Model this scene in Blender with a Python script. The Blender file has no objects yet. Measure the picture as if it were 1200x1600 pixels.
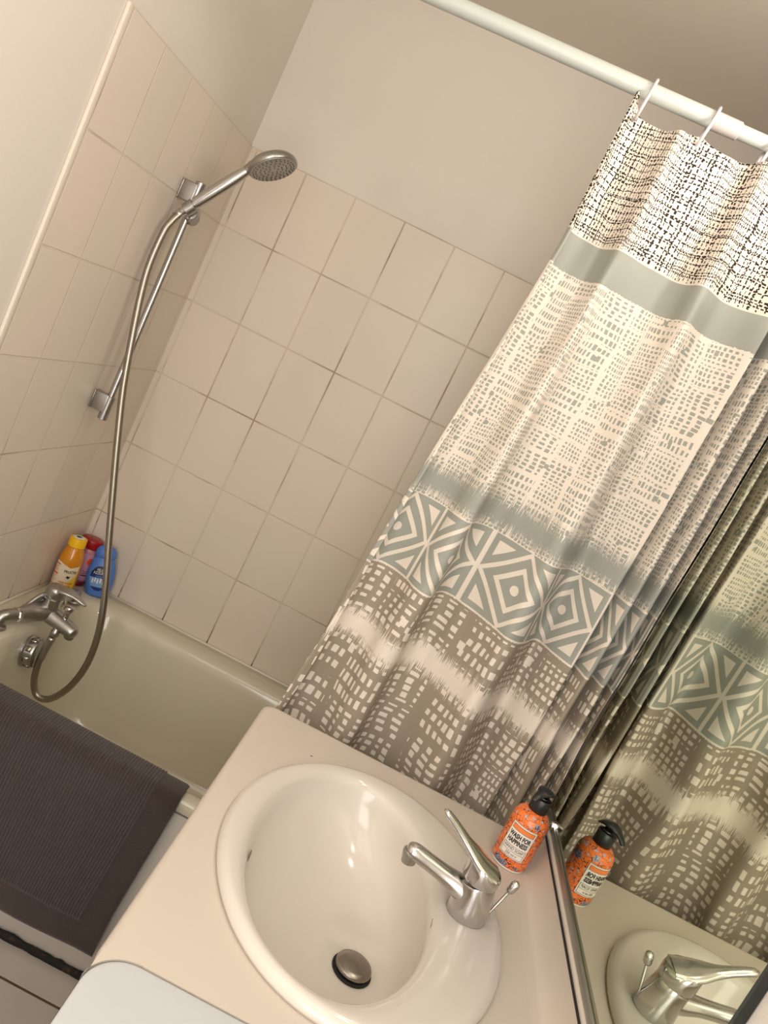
import bpy, bmesh, math, random
from mathutils import Vector, Matrix
random.seed(7)
S = bpy.context.scene
COL = S.collection
PI = math.pi

# ------------------------------------------------------------------ helpers
OFF = {}          # world offset of every parent object

def tag(o, label=None, cat=None, group=None, kind=None):
    if label: o['label'] = label
    if cat: o['category'] = cat
    if group: o['group'] = group
    if kind: o['kind'] = kind
    return o

def thing(name, loc, label, cat, group=None):
    o = bpy.data.objects.new(name, None)
    o.empty_display_size = .02
    COL.objects.link(o)
    o.location = loc
    OFF[o.name] = Vector(loc)
    return tag(o, label, cat, group)

def mk(name, V, F, mat, parent=None, smooth=True, uv=None, origin=None, autosmooth=None):
    """mesh object from world-space vertices"""
    off = OFF[parent.name] if parent else Vector(origin) if origin else Vector((0, 0, 0))
    me = bpy.data.meshes.new(name)
    me.from_pydata([Vector(v) - off for v in V], [], F)
    me.update()
    if mat: me.materials.append(mat)
    bm = bmesh.new(); bm.from_mesh(me)
    if uv is None:
        bmesh.ops.recalc_face_normals(bm, faces=bm.faces)
    bm.to_mesh(me); bm.free()
    if uv is not None:
        l = me.uv_layers.new(name='fabric')
        for lp in me.loops: l.data[lp.index].uv = uv[lp.vertex_index]
    for p in me.polygons: p.use_smooth = smooth
    if autosmooth:
        me.set_sharp_from_angle(angle=math.radians(autosmooth))
    o = bpy.data.objects.new(name, me)
    COL.objects.link(o)
    if parent: o.parent = parent
    else: o.location = off
    OFF[o.name] = off
    return o

def join(*parts):
    V = []; F = []
    for v, f in parts:
        n = len(V); V += list(v); F += [tuple(i + n for i in q) for q in f]
    return V, F

def box(x0, x1, y0, y1, z0, z1, bev=0, seg=3):
    bm = bmesh.new()
    bmesh.ops.create_cube(bm, size=1)
    for v in bm.verts:
        v.co = Vector((x0 if v.co.x < 0 else x1, y0 if v.co.y < 0 else y1, z0 if v.co.z < 0 else z1))
    if bev:
        bmesh.ops.bevel(bm, geom=list(bm.edges), offset=bev, segments=seg, profile=.5, affect='EDGES')
    V = [v.co.copy() for v in bm.verts]; bm.verts.index_update()
    F = [tuple(v.index for v in f.verts) for f in bm.faces]
    bm.free()
    return V, F

def loft(rings, cap0=True, cap1=True, close=True):
    V = []; F = []
    n = len(rings[0])
    for r in rings: V += [Vector(p) for p in r]
    for i in range(len(rings) - 1):
        for j in range(n if close else n - 1):
            k = (j + 1) % n
            F.append((i*n + j, i*n + k, (i+1)*n + k, (i+1)*n + j))
    if cap0: F.append(tuple(range(n - 1, -1, -1)))
    if cap1: F.append(tuple((len(rings)-1)*n + j for j in range(n)))
    return V, F

def cr(pts, m=8):
    """Catmull-Rom through points (tuples of any length)"""
    out = []
    P = [pts[0]] + list(pts) + [pts[-1]]
    for i in range(1, len(P) - 2):
        a, b, c, d = P[i-1], P[i], P[i+1], P[i+2]
        for s in range(m):
            t = s / m
            out.append(tuple(.5*(2*q + (r-p)*t + (2*p-5*q+4*r-w)*t*t + (3*q-p-3*r+w)*t**3)
                             for p, q, r, w in zip(a, b, c, d)))
    out.append(tuple(pts[-1]))
    return out

def sweep(path, rad, n=16, up=(0, 0, 1), cap=True):
    """path: points; rad: number, list of numbers or of (side, up) pairs"""
    path = [Vector(p) for p in path]
    m = len(path)
    if not isinstance(rad, (list, tuple)): rad = [rad] * m
    rings = []
    u = Vector(up)
    for i in range(m):
        t = (path[min(i+1, m-1)] - path[max(i-1, 0)]).normalized()
        side = t.cross(u)
        if side.length < 1e-5: side = t.cross(Vector((0, 1, .01)))
        side.normalize()
        w = side.cross(t).normalized(); u = w
        a, b = rad[i] if isinstance(rad[i], (list, tuple)) else (rad[i], rad[i])
        rings.append([path[i] + side*math.cos(2*PI*k/n)*a + w*math.sin(2*PI*k/n)*b for k in range(n)])
    return loft(rings, cap, cap)

def lathe(prof, base, axis=(0, 0, 1), ref=(1, 0, 0), n=40, sx=1, sy=1, cap=True):
    """prof: (radius, height) pairs along axis from base; sx, sy flatten the section"""
    base = Vector(base); ax = Vector(axis).normalized()
    rx = Vector(ref); rx = (rx - ax*rx.dot(ax)).normalized(); ry = ax.cross(rx)
    rings = [[base + ax*h + rx*math.cos(2*PI*k/n)*r*sx + ry*math.sin(2*PI*k/n)*r*sy for k in range(n)] for r, h in prof]
    return loft(rings, cap, cap)

def rrect(x0, x1, y0, y1, r, z, k=8):
    """rounded rectangle ring, 4*(k+1) points"""
    out = []
    for cx, cy, a0 in ((x1-r, y1-r, 0), (x0+r, y1-r, PI/2), (x0+r, y0+r, PI), (x1-r, y0+r, 1.5*PI)):
        for i in range(k+1):
            a = a0 + PI/2*i/k
            out.append((cx + r*math.cos(a), cy + r*math.sin(a), z))
    return out

_font = None
def text_shape(s, size, cx=1.0, bold=0, spacing=1.0):
    """flat outline of a text line centred on 0,0 -> verts (x,y), faces"""
    cu = bpy.data.curves.new('t', 'FONT')
    cu.body = s; cu.size = size; cu.align_x = 'CENTER'; cu.align_y = 'CENTER'
    cu.offset = bold; cu.space_character = spacing; cu.resolution_u = 3
    ob = bpy.data.objects.new('t', cu); COL.objects.link(ob)
    dg = bpy.context.evaluated_depsgraph_get()
    me = bpy.data.meshes.new_from_object(ob.evaluated_get(dg))
    V = [(v.co.x*cx, v.co.y) for v in me.vertices]
    F = [tuple(p.vertices) for p in me.polygons]
    bpy.data.objects.remove(ob); bpy.data.curves.remove(cu); bpy.data.meshes.remove(me)
    return V, F

def rect2(x0, x1, y0, y1, nx=12, ny=2):
    V = [(x0 + (x1-x0)*i/nx, y0 + (y1-y0)*j/ny) for j in range(ny+1) for i in range(nx+1)]
    F = [(j*(nx+1)+i, j*(nx+1)+i+1, (j+1)*(nx+1)+i+1, (j+1)*(nx+1)+i) for j in range(ny) for i in range(nx)]
    return V, F

def wrapped(shape, f):
    return [f(x, y) for x, y in shape[0]], shape[1]

# ------------------------------------------------------------------ materials
def lin(r, g, b):
    f = lambda c: (c/255/12.92) if c/255 <= .04045 else ((c/255+.055)/1.055)**2.4
    return (f(r), f(g), f(b), 1)

def mat(name, col, rough=.5, metal=0, spec=.5, coat=0, trans=0, sheen=0):
    m = bpy.data.materials.new(name); m.use_nodes = True
    b = m.node_tree.nodes['Principled BSDF']
    b.inputs['Base Color'].default_value = col if len(col) == 4 else (*col, 1)
    b.inputs['Roughness'].default_value = rough
    b.inputs['Metallic'].default_value = metal
    b.inputs['Specular IOR Level'].default_value = spec
    b.inputs['Coat Weight'].default_value = coat
    b.inputs['Transmission Weight'].default_value = trans
    b.inputs['Sheen Weight'].default_value = sheen
    return m

class V:
    """node-math expression"""
    nt = None
    def __init__(s, k): s.k = k
    @staticmethod
    def m(op, *a, clamp=False):
        n = V.nt.nodes.new('ShaderNodeMath'); n.operation = op; n.use_clamp = clamp
        for i, x in enumerate(a):
            if isinstance(x, V): V.nt.links.new(x.k, n.inputs[i])
            else: n.inputs[i].default_value = float(x)
        return V(n.outputs[0])
    def __add__(s, o): return V.m('ADD', s, o)
    def __radd__(s, o): return V.m('ADD', o, s)
    def __sub__(s, o): return V.m('SUBTRACT', s, o)
    def __rsub__(s, o): return V.m('SUBTRACT', o, s)
    def __mul__(s, o): return V.m('MULTIPLY', s, o)
    def __rmul__(s, o): return V.m('MULTIPLY', o, s)
    def __truediv__(s, o): return V.m('DIVIDE', s, o)
    def gt(s, o): return V.m('GREATER_THAN', s, o)
    def lt(s, o): return V.m('LESS_THAN', s, o)
    def abs(s): return V.m('ABSOLUTE', s)
    def floor(s): return V.m('FLOOR', s)
    def fract(s): return V.m('FRACT', s)
    def max(s, o): return V.m('MAXIMUM', s, o)
    def min(s, o): return V.m('MINIMUM', s, o)
    def clamp(s): return V.m('ADD', s, 0, clamp=True)
    def sqrt(s): return V.m('SQRT', s)

def vec(x, y, z=0):
    n = V.nt.nodes.new('ShaderNodeCombineXYZ')
    for i, a in enumerate((x, y, z)):
        if isinstance(a, V): V.nt.links.new(a.k, n.inputs[i])
        else: n.inputs[i].default_value = a
    return n.outputs[0]

def rnd(x, y, z=0):
    n = V.nt.nodes.new('ShaderNodeTexWhiteNoise'); n.noise_dimensions = '3D'
    V.nt.links.new(vec(x, y, z), n.inputs['Vector'])
    return V(n.outputs['Value'])

def noise(x, y, z=0, scale=1, detail=1):
    n = V.nt.nodes.new('ShaderNodeTexNoise')
    V.nt.links.new(vec(x, y, z), n.inputs['Vector'])
    n.inputs['Scale'].default_value = scale; n.inputs['Detail'].default_value = detail
    return V(n.outputs[0])

def sel(a, b, f):
    """a where f=0, b where f=1 (scalars)"""
    return V.m('ADD', a*(1-f) if isinstance(a, V) else V.m('MULTIPLY', a, 1-f), V.m('MULTIPLY', b, f))

def mixc(a, b, f):
    n = V.nt.nodes.new('ShaderNodeMix'); n.data_type = 'RGBA'
    V.nt.links.new(f.k, n.inputs[0])
    for x, i in ((a, 6), (b, 7)):
        if isinstance(x, (tuple, list)): n.inputs[i].default_value = x if len(x) == 4 else (*x, 1)
        else: V.nt.links.new(x, n.inputs[i])
    return n.outputs[2]

def coords(kind='Object'):
    t = V.nt.nodes.new('ShaderNodeTexCoord')
    s = V.nt.nodes.new('ShaderNodeSeparateXYZ')
    V.nt.links.new(t.outputs[kind], s.inputs[0])
    return V(s.outputs[0]), V(s.outputs[1]), V(s.outputs[2])

def bsdf(m): return m.node_tree.nodes['Principled BSDF']
def setc(m, c): m.node_tree.links.new(c, bsdf(m).inputs['Base Color'])
def setr(m, r): m.node_tree.links.new(r.k, bsdf(m).inputs['Roughness'])
def bump(m, h, dist=.001, strength=1):
    n = m.node_tree.nodes.new('ShaderNodeBump')
    n.inputs['Distance'].default_value = dist; n.inputs['Strength'].default_value = strength
    m.node_tree.links.new(h.k, n.inputs['Height'])
    m.node_tree.links.new(n.outputs[0], bsdf(m).inputs['Normal'])

# tile layout measured on the walls
TW, TH, TTOP, S0, A0 = .15, .2233, 1.83, .016, .1714
RIM, CNT = .494, .83

def tile_mat(name, axis, first, sign):
    m = mat(name, (.6, .5, .4), .3, spec=.4)
    V.nt = m.node_tree
    x, y, z = coords()
    h = (x if axis == 0 else y)*sign - first
    wob = noise(x, y, z, 9, 2) - .5
    cu = h/TW; cv = (z - TTOP)/TH
    fu = (cu.fract() - .5).abs(); fv = (cv.fract() - .5).abs()
    du = (.5 - fu)*TW; dv = (.5 - fv)*TH
    d = du.min(dv)
    wid = .0014 + wob*.0010
    g = 1 - ((d - wid)/.0009).clamp()
    tone = rnd(cu.floor(), cv.floor(), first)
    patch = noise(x, y, z, 3.2, 2)
    c = mixc(lin(223, 212, 196), lin(229, 214, 198), tone)
    c = mixc(c, lin(220, 212, 194), ((patch - .45)*2.2).clamp())
    dirt = noise(x, y, z, 5, 3)
    spot = noise(x + 3, y, z, 34, 3)
    low = (1 - (z - RIM)/.05).clamp()
    dk = ((dirt - (.47 if axis == 0 else .56))*5).clamp()
    gc = mixc(lin(222, 207, 186), lin(160, 136, 108), dk)
    gc = mixc(gc, lin(66, 50, 38), (((spot - .64)*14).clamp()*.6*dk + low*((spot-.36)*9).clamp()).clamp())
    setc(m, mixc(c, gc, g))
    setr(m, .32 + g*.4 + (patch - .5)*.1)
    bump(m, 1 - g + wob*.25, .0012, .8)
    return m

def wall_mat(name, col, sc=1):
    m = mat(name, col, .65, spec=.25)
    V.nt = m.node_tree
    x, y, z = coords()
    n1 = noise(x, y, z, 2.2, 3)
    setc(m, mixc(tuple(c*.96 for c in col[:3]), col, n1))
    bump(m, noise(x, y, z, 240, 3) + noise(x, y, z, 30, 2)*.8, .0008, .35)
    return m

M = {}
M['paint'] = wall_mat('wall_paint', lin(229, 221, 210))
M['ceil'] = wall_mat('ceiling_paint', lin(224, 216, 204))
M['tile_back'] = tile_mat('beige_tile_back', 0, S0, 1)
M['tile_left'] = tile_mat('beige_tile_left', 1, A0 - TW, -1)
M['enamel'] = mat('tub_enamel', lin(214, 207, 184), .12, coat=.3)
M['panel'] = mat('tub_panel', lin(214, 207, 198), .35)
M['gap'] = mat('dark_gap', (.01, .009, .008), .8)
M['silicone'] = mat('sealant', lin(228, 221, 206), .35)
M['trim'] = mat('edge_filler', lin(232, 222, 206), .5)
M['lam'] = mat('counter_laminate', lin(210, 199, 185), .36)
M['ceramic'] = mat('sink_ceramic', lin(219, 211, 200), .14)
M['appl'] = mat('white_enamel', lin(200, 203, 205), .4)
M['chrome'] = mat('chrome', (.56, .55, .54), .1, 1)
M['chrome2'] = mat('worn_chrome', (.42, .41, .39), .2, 1)
M['steel'] = mat('hose_metal', (.36, .33, .28), .3, 1)
M['rubber'] = mat('grey_nozzle_plate', (.42, .40, .37), .4, .6)
M['nozzle'] = mat('nozzle_rubber', (.12, .11, .1), .6)
M['rod'] = mat('rod_white', lin(192, 197, 190), .35)
M['rodc'] = mat('rod_collar', lin(200, 192, 188), .4)
M['ring'] = mat('ring_plastic', lin(206, 197, 199), .35)
M['black'] = mat('black_plastic', (.012, .012, .013), .35)
M['mirror'] = mat('mirror_glass', (.78, .83, .68), .015, 1)
M['plug'] = mat('plug_bronze', (.30, .27, .24), .28, 1)
M['medge'] = mat('mirror_edge', (.012, .014, .012), .3)

# scuffed chrome
for k in ('chrome', 'chrome2'):
    V.nt = M[k].node_tree
    x, y, z = coords()
    n1 = noise(x, y, z, 60, 4)
    setr(M[k], .07 + n1*.2 if k == 'chrome' else .2 + n1*.26)

# mouldy joint at the foot of the tub
M['mould'] = mat('mouldy_sealant', (.05, .04, .03), .8)
V.nt = M['mould'].node_tree
x, y, z = coords()
n1 = noise(x, y, z, 55, 4)
setc(M['mould'], mixc((.012, .009, .007), lin(92, 72, 48), ((n1 - .60)*6).clamp()))
bump(M['mould'], n1, .004, 1)

# floor tiles
M['floor'] = mat('floor_tile', (.5, .45, .4), .3)
V.nt = M['floor'].node_tree
x, y, z = coords()
cu = (x - .656)/.3; cv = (y + .82)/.3
d = ((.5 - (cu.fract() - .5).abs())*.3).min((.5 - (cv.fract() - .5).abs())*.3)
g = 1 - ((d - .0025)/.001).clamp()
setc(M['floor'], mixc(mixc(lin(205, 195, 184), lin(196, 186, 175), noise(x, y, z, 6, 3)), lin(96, 78, 58), g))
bump(M['floor'], 1 - g, .001)

# bath mat
M['mat'] = mat('mat_terry', (.05, .035, .03), .95, spec=.1, sheen=.35)
V.nt = M['mat'].node_tree
x, y, z = coords()
n1 = noise(x, y, z, 700, 2); n2 = noise(x, y, z, 18, 3)
setc(M['mat'], mixc(lin(56, 44, 40), lin(84, 69, 63), (n1*.55 + n2*.55 - .1).clamp()))
bump(M['mat'], n1 + n2*.5, .0022, 1)

# orange floral soap bottle
M['orange'] = mat('orange_floral', (.9, .25, .05), .3, coat=.2)
V.nt = M['orange'].node_tree
x, y, z = coords()
def vor(sc, feat='F1'):
    n = V.nt.nodes.new('ShaderNodeTexVoronoi'); n.feature = feat
    V.nt.links.new(vec(x, y, z), n.inputs['Vector']); n.inputs['Scale'].default_value = sc
    return V(n.outputs['Distance'])
big = vor(42); sml = vor(115)
pet = noise(x, y, z, 300, 1)
squig = (noise(x, y, z, 120, 0) - .5).abs()
squig2 = (noise(x + 5, y, z, 95, 1) - .5).abs()
flower = (big + (pet - .5)*.35).lt(.31)
flower2 = (sml + (pet - .5)*.5).lt(.25)
c = mixc(lin(255, 138, 62), lin(250, 118, 46), noise(x, y, z, 70, 1))
c = mixc(c, lin(92, 44, 40), squig.lt(.018).max(squig2.lt(.012)))
c = mixc(c, lin(176, 176, 196), flower2)
c = mixc(c, mixc(lin(70, 74, 100), lin(160, 160, 180), (noise(x, y, z, 480, 1)).gt(.52)), flower)
setc(M['orange'], c)

M['cream'] = mat('label_cream', lin(248, 238, 226), .5)
M['ink'] = mat('label_ink', (.015, .013, .013), .6)
M['oband'] = mat('label_orange', lin(250, 138, 72), .5)
M['yellow'] = mat('yellow_cap', lin(250, 196, 20), .35)
M['amber'] = mat('amber_shampoo', lin(214, 138, 22), .18, coat=.4)
M['red'] = mat('red_cap', lin(158, 16, 26), .3)
M['dkred'] = mat('red_foot', lin(120, 14, 30), .3)
M['pink'] = mat('pink_shampoo', lin(196, 134, 152), .25)
M['pinkl'] = mat('pink_label', lin(206, 150, 180), .4)
M['blue'] = mat('blue_bottle', lin(84, 128, 208), .35)
M['navy'] = mat('navy_label', lin(14, 22, 44), .4)
M['navy2'] = mat('blue_band', lin(24, 52, 128), .4)
M['sky'] = mat('sky_label', lin(126, 166, 214), .4)
M['white'] = mat('white_print', lin(232, 234, 236), .5)
M['orangep'] = mat('orange_print', lin(226, 84, 26), .5)
M['brownp'] = mat('brown_print', lin(120, 30, 20), .5)

# yellow hair product label: cream fading to yellow and orange at the lower right (a printed design)
M['ylabel'] = mat('fruit_label', (.9, .8, .5), .4)
V.nt = M['ylabel'].node_tree
t = V.nt.nodes.new('ShaderNodeUVMap'); t.uv_map = 'fabric'
s = V.nt.nodes.new('ShaderNodeSeparateXYZ'); V.nt.links.new(t.outputs[0], s.inputs[0])
u, v = V(s.outputs[0]), V(s.outputs[1])
diag = u*16 - v*9 + (noise(u, v, 0, 60, 2) - .5)*.5
c = mixc(lin(240, 226, 196), lin(244, 206, 40), ((diag - .15)*4).clamp())
c = mixc(c, lin(240, 140, 30), ((diag - .62)*3).clamp())
setc(M['ylabel'], c)

# ------------------------------------------------------------------ curtain fabric
def curtain_mat():
    m = mat('printed_polyester', (.8, .75, .7), .62, spec=.2)
    V.nt = m.node_tree
    t = V.nt.nodes.new('ShaderNodeUVMap'); t.uv_map = 'fabric'
    s = V.nt.nodes.new('ShaderNodeSeparateXYZ'); V.nt.links.new(t.outputs[0], s.inputs[0])
    u, v = V(s.outputs[0]), V(s.outputs[1])
    cream, grey, taupe, ink = lin(228, 217, 202), lin(158, 159, 149), lin(157, 145, 128), lin(40, 33, 30)

    def dashes(sc, seed, gap):
        """printed weave of short strokes; 1 = stroke"""
        du = (noise(u, v, seed, 14, 1) - .5)*.012; dv = (noise(u, v, seed + 4, 13, 1) - .5)*.015
        uu = u + du + seed; vv = v + dv + seed
        # patches
        pu = uu/(.058*sc); pv = vv/(.043*sc) + rnd(pu.floor(), seed)*.9
        r = rnd(pu.floor(), pv.floor(), seed)
        tall = r.gt(.38)*r.lt(.66); wide = r.gt(.66)
        cw = .0078*sc + wide*(.0048*sc); ch = .0082*sc + tall*(.0062*sc)
        av = vv/ch + r*5; au = uu/cw + r*7 + rnd(av.floor(), r, seed)*.35
        q = rnd(au.floor(), av.floor(), seed + 1); q2 = rnd(au.floor(), av.floor(), seed + 2)
        hx = cw*(.19 + q*.19); hy = ch*(.21 + q2*.19)
        fx = ((au.fract() - .5).abs()*cw - hx + .0009*sc).max(0)
        fy = ((av.fract() - .5).abs()*ch - hy + .0009*sc).max(0)
        stroke = (fx*fx + fy*fy).sqrt().lt(.0009*sc)
        # now and then a row or a patch margin is left blank
        ex = (pu.fract() - .5).abs().lt(.5 - gap*rnd(pu.floor(), seed + 9)); ey = (pv.fract() - .5).abs().lt(.5 - gap*rnd(pv.floor(), seed + 8))
        # a few strokes run together into blots
        blot = rnd((uu/(.011*sc)).floor(), (vv/(.012*sc)).floor(), seed + 6).gt(.975)
        bx = (((uu/(.011*sc)).fract() - .5).abs()).lt(.33); by = (((vv/(.012*sc)).fract() - .5).abs()).lt(.36)
        return (stroke*ex*ey).max(blot*bx*by)

    def ikat(c0, half, reach, seed):
        """band with a feathered, spiky edge"""
        res = None
        for w, k in ((.0030, 0), (.0019, 1)):
            q = u/w + noise(u, v, seed, 60, 0)*.8
            h = rnd(q.floor(), seed, k); h2 = rnd(q.floor(), seed + 5, k)
            tri = 1 - (q.fract() - .5).abs()*2
            lf = noise(u, seed, 0, 16, 1)
            up = half + reach*(h*.85 + lf*.35)*tri - .004; dn = half + reach*(h2*.85 + lf*.35)*tri - .004
            wob = (lf - .5)*.012
            b = (v - c0 - wob).lt(up)*(v - c0 - wob).gt(dn*-1)
            res = b if res is None else res.max(b)
        return res

    # upper black-on-cream check
    wu = u + (noise(u, v, 1, 22, 1) - .5)*.011; wv = v + (noise(u, v, 6, 20, 1) - .5)*.014
    def lines(a, b, pitch, dash, seed):
        k = a/pitch; row = k.floor()
        jit = (rnd(row, seed) - .5)*.5
        dist = ((k.fract() - .5 - jit*.6).abs())*pitch
        seg = b/(dash*(.7 + rnd(row, seed + 3)*.8)) + rnd(row, seed + 1)*9
        wd = .0007 + rnd(seg.floor(), row, seed + 2)*.0010
        return dist.lt(wd)*(seg.fract().lt(.68))
    chk = lines(wv, wu, .0128, .0070, 1).max(lines(wu, wv, .0098, .0062, 21))
    chk = chk.max(lines(wv + .004, wu, .037, .0075, 31)).max(lines(wu + .003, wv, .033, .0066, 41))
    chk_c = mixc(cream, ink, chk)

    mid_c = mixc(cream, grey, dashes(1.0, 3, .09)*(v.lt(1.7495)))
    mid_c = mixc(mid_c, grey, ikat(1.322, .0105, .046, 2)*v.gt(1.29))

    # diamonds and triangles
    PER = .1545
    ss = ((u/PER + .5).fract() - .5).abs()*2            # 0 at the diamond's centre, 1 at the crossing
    tt = (v - 1.2115)/.0765
    ta = tt.abs()
    d = ss + ta
    dot = ((ss*PER/2)*(ss*PER/2) + (tt*.0765)*(tt*.0765)).sqrt().lt(.0092)
    white = dot.max(d.gt(.44)*d.lt(.60)).max(d.gt(.86)*d.lt(1.0))
    white = white.max((ss.gt(.952)))
    tri = d.gt(1.24)*ss.lt(.83)*ta.lt(.83)
    white = white.max(tri).max(ta.gt(.975))
    dia_c = mixc(grey, cream, white)

    low_c = mixc(taupe, cream, dashes(1.85, 8, .13)*v.lt(1.128))
    low_c = mixc(low_c, cream, ikat(1.004, .011, .040, 12).max(ikat(.62, .012, .03, 14)))

    c = mixc(low_c, dia_c, v.gt(1.133 + (noise(u, v, 2, 300, 0) - .5)*.003))
    c = mixc(c, mid_c, v.gt(1.288))
    ragged = 1.7515 + (noise(u, v, 5, 260, 1) - .5)*.006
    c = mixc(c, grey, v.gt(ragged))
    c = mixc(c, cream, v.gt(1.8135))
    c = mixc(c, chk_c, v.gt(1.8165))
    setc(m, c)
    return m
M['curtain'] = curtain_mat()

# ------------------------------------------------------------------ room
def struct(name, shp, m, smooth=False):
    return tag(mk(name, *shp, m, smooth=smooth), kind='structure')
XW, YF, ZC = 1.312, -3.0, 2.375
struct('floor', box(-.1, XW+.1, YF-.1, .1, -.1, 0), M['floor'])
struct('ceiling', box(-.1, XW+.1, YF-.1, .1, ZC, ZC+.1), M['ceil'])
wl = struct('wall_left', box(-.1, -.006, YF-.1, .1, 0, ZC), M['paint'])
wb = struct('wall_back', box(-.006, XW+.1, .006, .1, 0, ZC), M['paint'])
struct('wall_right', box(XW, XW+.1, YF-.1, .006, 0, ZC), M['paint'])
struct('wall_front', box(-.006, XW, YF-.1, YF, 0, ZC), M['paint'])
struct('added_door_frame', join(box(.26, .315, YF, YF+.03, 0, 2.30), box(1.285, XW, YF, YF+.03, 0, 2.30), box(.315, 1.285, YF, YF+.03, 2.245, 2.30)), M['appl'])  # unseen door frame, added to surround the rear fill light
mk('tile_facing', *box(0, XW, 0, .006, RIM-.03, TTOP), M['tile_back'], wb, smooth=False)
mk('tile_facing', *box(-.006, 0, -.778, .006, .0, TTOP), M['tile_left'], wl, smooth=False)
struct('trim_1', box(-.0058, .0012, -.791, -.7775, .0, TTOP, .0015, 2), M['trim'], True)

# ------------------------------------------------------------------ bathtub
tub = thing('bathtub', (.65, -.37, 0), 'white enamelled bathtub with a white front panel along the tiled wall', 'bathtub')
X0, X1, Y0, Y1 = .003, XW-.004, -.735, -.002
K = 10
rings = [rrect(X0, X1, Y0, Y1, .012, RIM-.032, K), rrect(X0, X1, Y0-.004, Y1, .012, RIM-.014, K),
         rrect(X0, X1, Y0-.002, Y1, .014, RIM-.005, K), rrect(X0+.006, X1-.006, Y0+.008, Y1-.006, .02, RIM, K)]
inner = [(.088, 1.225, -.708, -.070, .10, RIM), (.096, 1.215, -.701, -.078, .10, RIM-.003), (.104, 1.205, -.694, -.087, .105, RIM-.012),
         (.110, 1.195, -.686, -.094, .11, RIM-.03), (.122, 1.17, -.668, -.106, .12, RIM-.11), (.140, 1.12, -.622, -.122, .13, RIM-.25),
         (.16, 1.07, -.605, -.14, .13, .165), (.19, 1.03, -.575, -.17, .12, .135), (.26, .96, -.52, -.23, .1, .122)]
for a in inner: rings.append(rrect(*a, K))
rings.append(rrect(.5, .7, -.40, -.34, .02, .12, K))
mk('shell', *loft(rings, False, True), M['enamel'], tub)
mk('front_panel', *box(X0, X1, -.729, -.712, .003, RIM-.040, .002, 2), M['panel'], tub, autosmooth=30)
mk('panel_gap', *box(X0, X1, -.724, -.700, RIM-.0405, RIM-.030), M['gap'], tub, smooth=False)
tag(mk('foot_sealant', *sweep([(X0 + (X1-X0)*i/90, -.7335 - .0015*random.random(), .004 + .004*random.random()) for i in range(91)],
      [(.0055 + .002*random.random(), .008 + .007*random.random()) for i in range(91)], 8), M['mould'], tub), 'blackened mouldy sealant line at the floor')
mk('wall_sealant', *join(sweep([(X0, -.0046, RIM+.001), (X1, -.0062, RIM+.001)], .0042, 10),
                         sweep([(.0046, Y0+.01, RIM+.001), (.0046, -.006, RIM+.001)], .0042, 10)), M['silicone'], tub)
# overflow control on the sloping end of the tub
ox = Vector((.1175, -.362, .415)); oa = Vector((.99, 0, .14)).normalized()
ovp = [(.0425, 0), (.0425, .004), (.040, .006), (.038, .0075), (.0375, .025), (.0355, .029), (.031, .0300), (.030, .0285), (.0235, .0285), (.0225, .0295), (.015, .0295), (.014, .0285), (.003, .0285)]
ovk = mk('overflow_knob', *lathe(ovp, ox, oa, (0, 1, 0), 48), M['chrome2'], tub, autosmooth=35)
n_ = oa; r_ = Vector((0, 1, 0)); u_ = n_.cross(r_)
for k in range(8):
    a = 2*PI*k/8 + .2
    dr = r_*math.cos(a) + u_*math.sin(a)
    c_ = ox + dr*.0374 + n_*.016
    mk('grip_dimple', *sweep([c_ - n_*.007, c_ + n_*.008], [(.0075, .003), (.0075, .003)], 14, up=dr), M['steel'] if k % 2 else M['chrome'], ovk)

# ------------------------------------------------------------------ bath mixer
mx = thing('bath_mixer_tap', (.1, -.35, RIM), 'chrome lever bath mixer tap on the tub end below the shower bar', 'tap')
body = cr([(.083, -.432, .526, .0150, .0155), (.088, -.42, .527, .0165, .0175), (.096, -.395, .529, .0215, .0215), (.108, -.37, .530, .0285, .0245), (.114, -.348, .531, .030, .0250),
           (.111, -.32, .530, .023, .021), (.106, -.285, .528, .016, .0165), (.104, -.255, .526, .0140, .0140)], 5)
bd = sweep([p[:3] for p in body], [(p[3], p[4]) for p in body], 24)
ridge = sweep(cr([(.080, -.425, .527), (.084, -.395, .540), (.092, -.368, .560), (.10, -.352, .570)], 5), [(.007, .009)]*16, 14)
mk('body', *join(bd, ridge), M['chrome2'], mx)
sp = cr([(.108, -.347, .529, .027, .024), (.13, -.350, .526, .026, .0225), (.16, -.353, .521, .0235, .0205), (.185, -.356, .517, .0215, .0190), (.202, -.358, .514, .0195, .0178), (.2105, -.3585, .513, .0155, .0150), (.2155, -.359, .512, .007, .007)], 5)
spo = mk('spout', *sweep([p[:3] for p in sp], [(p[3], p[4]) for p in sp], 24), M['chrome2'], mx)
mk('aerator', *lathe([(.010, 0), (.0125, .003), (.0125, .012), (.011, .016)], (.200, -.3575, .4925), n=24), M['steel'], spo)
mk('hose_outlet', *lathe([(.0085, 0), (.0115, .003), (.0115, .014), (.009, .018), (.009, .026)], (.167, -.368, .486), (-.05, .15, 1), n=20), M['chrome2'], mx)
mk('cartridge_housing', *lathe([(.0235, 0), (.0235, .032), (.0245, .034), (.0245, .036), (.0225, .038)], (.122, -.35, .536), n=36), M['chrome'], mx, autosmooth=40)
LVR = cr([(.118, -.35, .592, .019, .012), (.138, -.350, .600, .0235, .0095), (.160, -.350, .602, .020, .0070), (.182, -.350, .597, .0115, .0055), (.198, -.350, .592, .0075, .0045), (.2065, -.35, .590, .0035, .0028)], 5)
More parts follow.
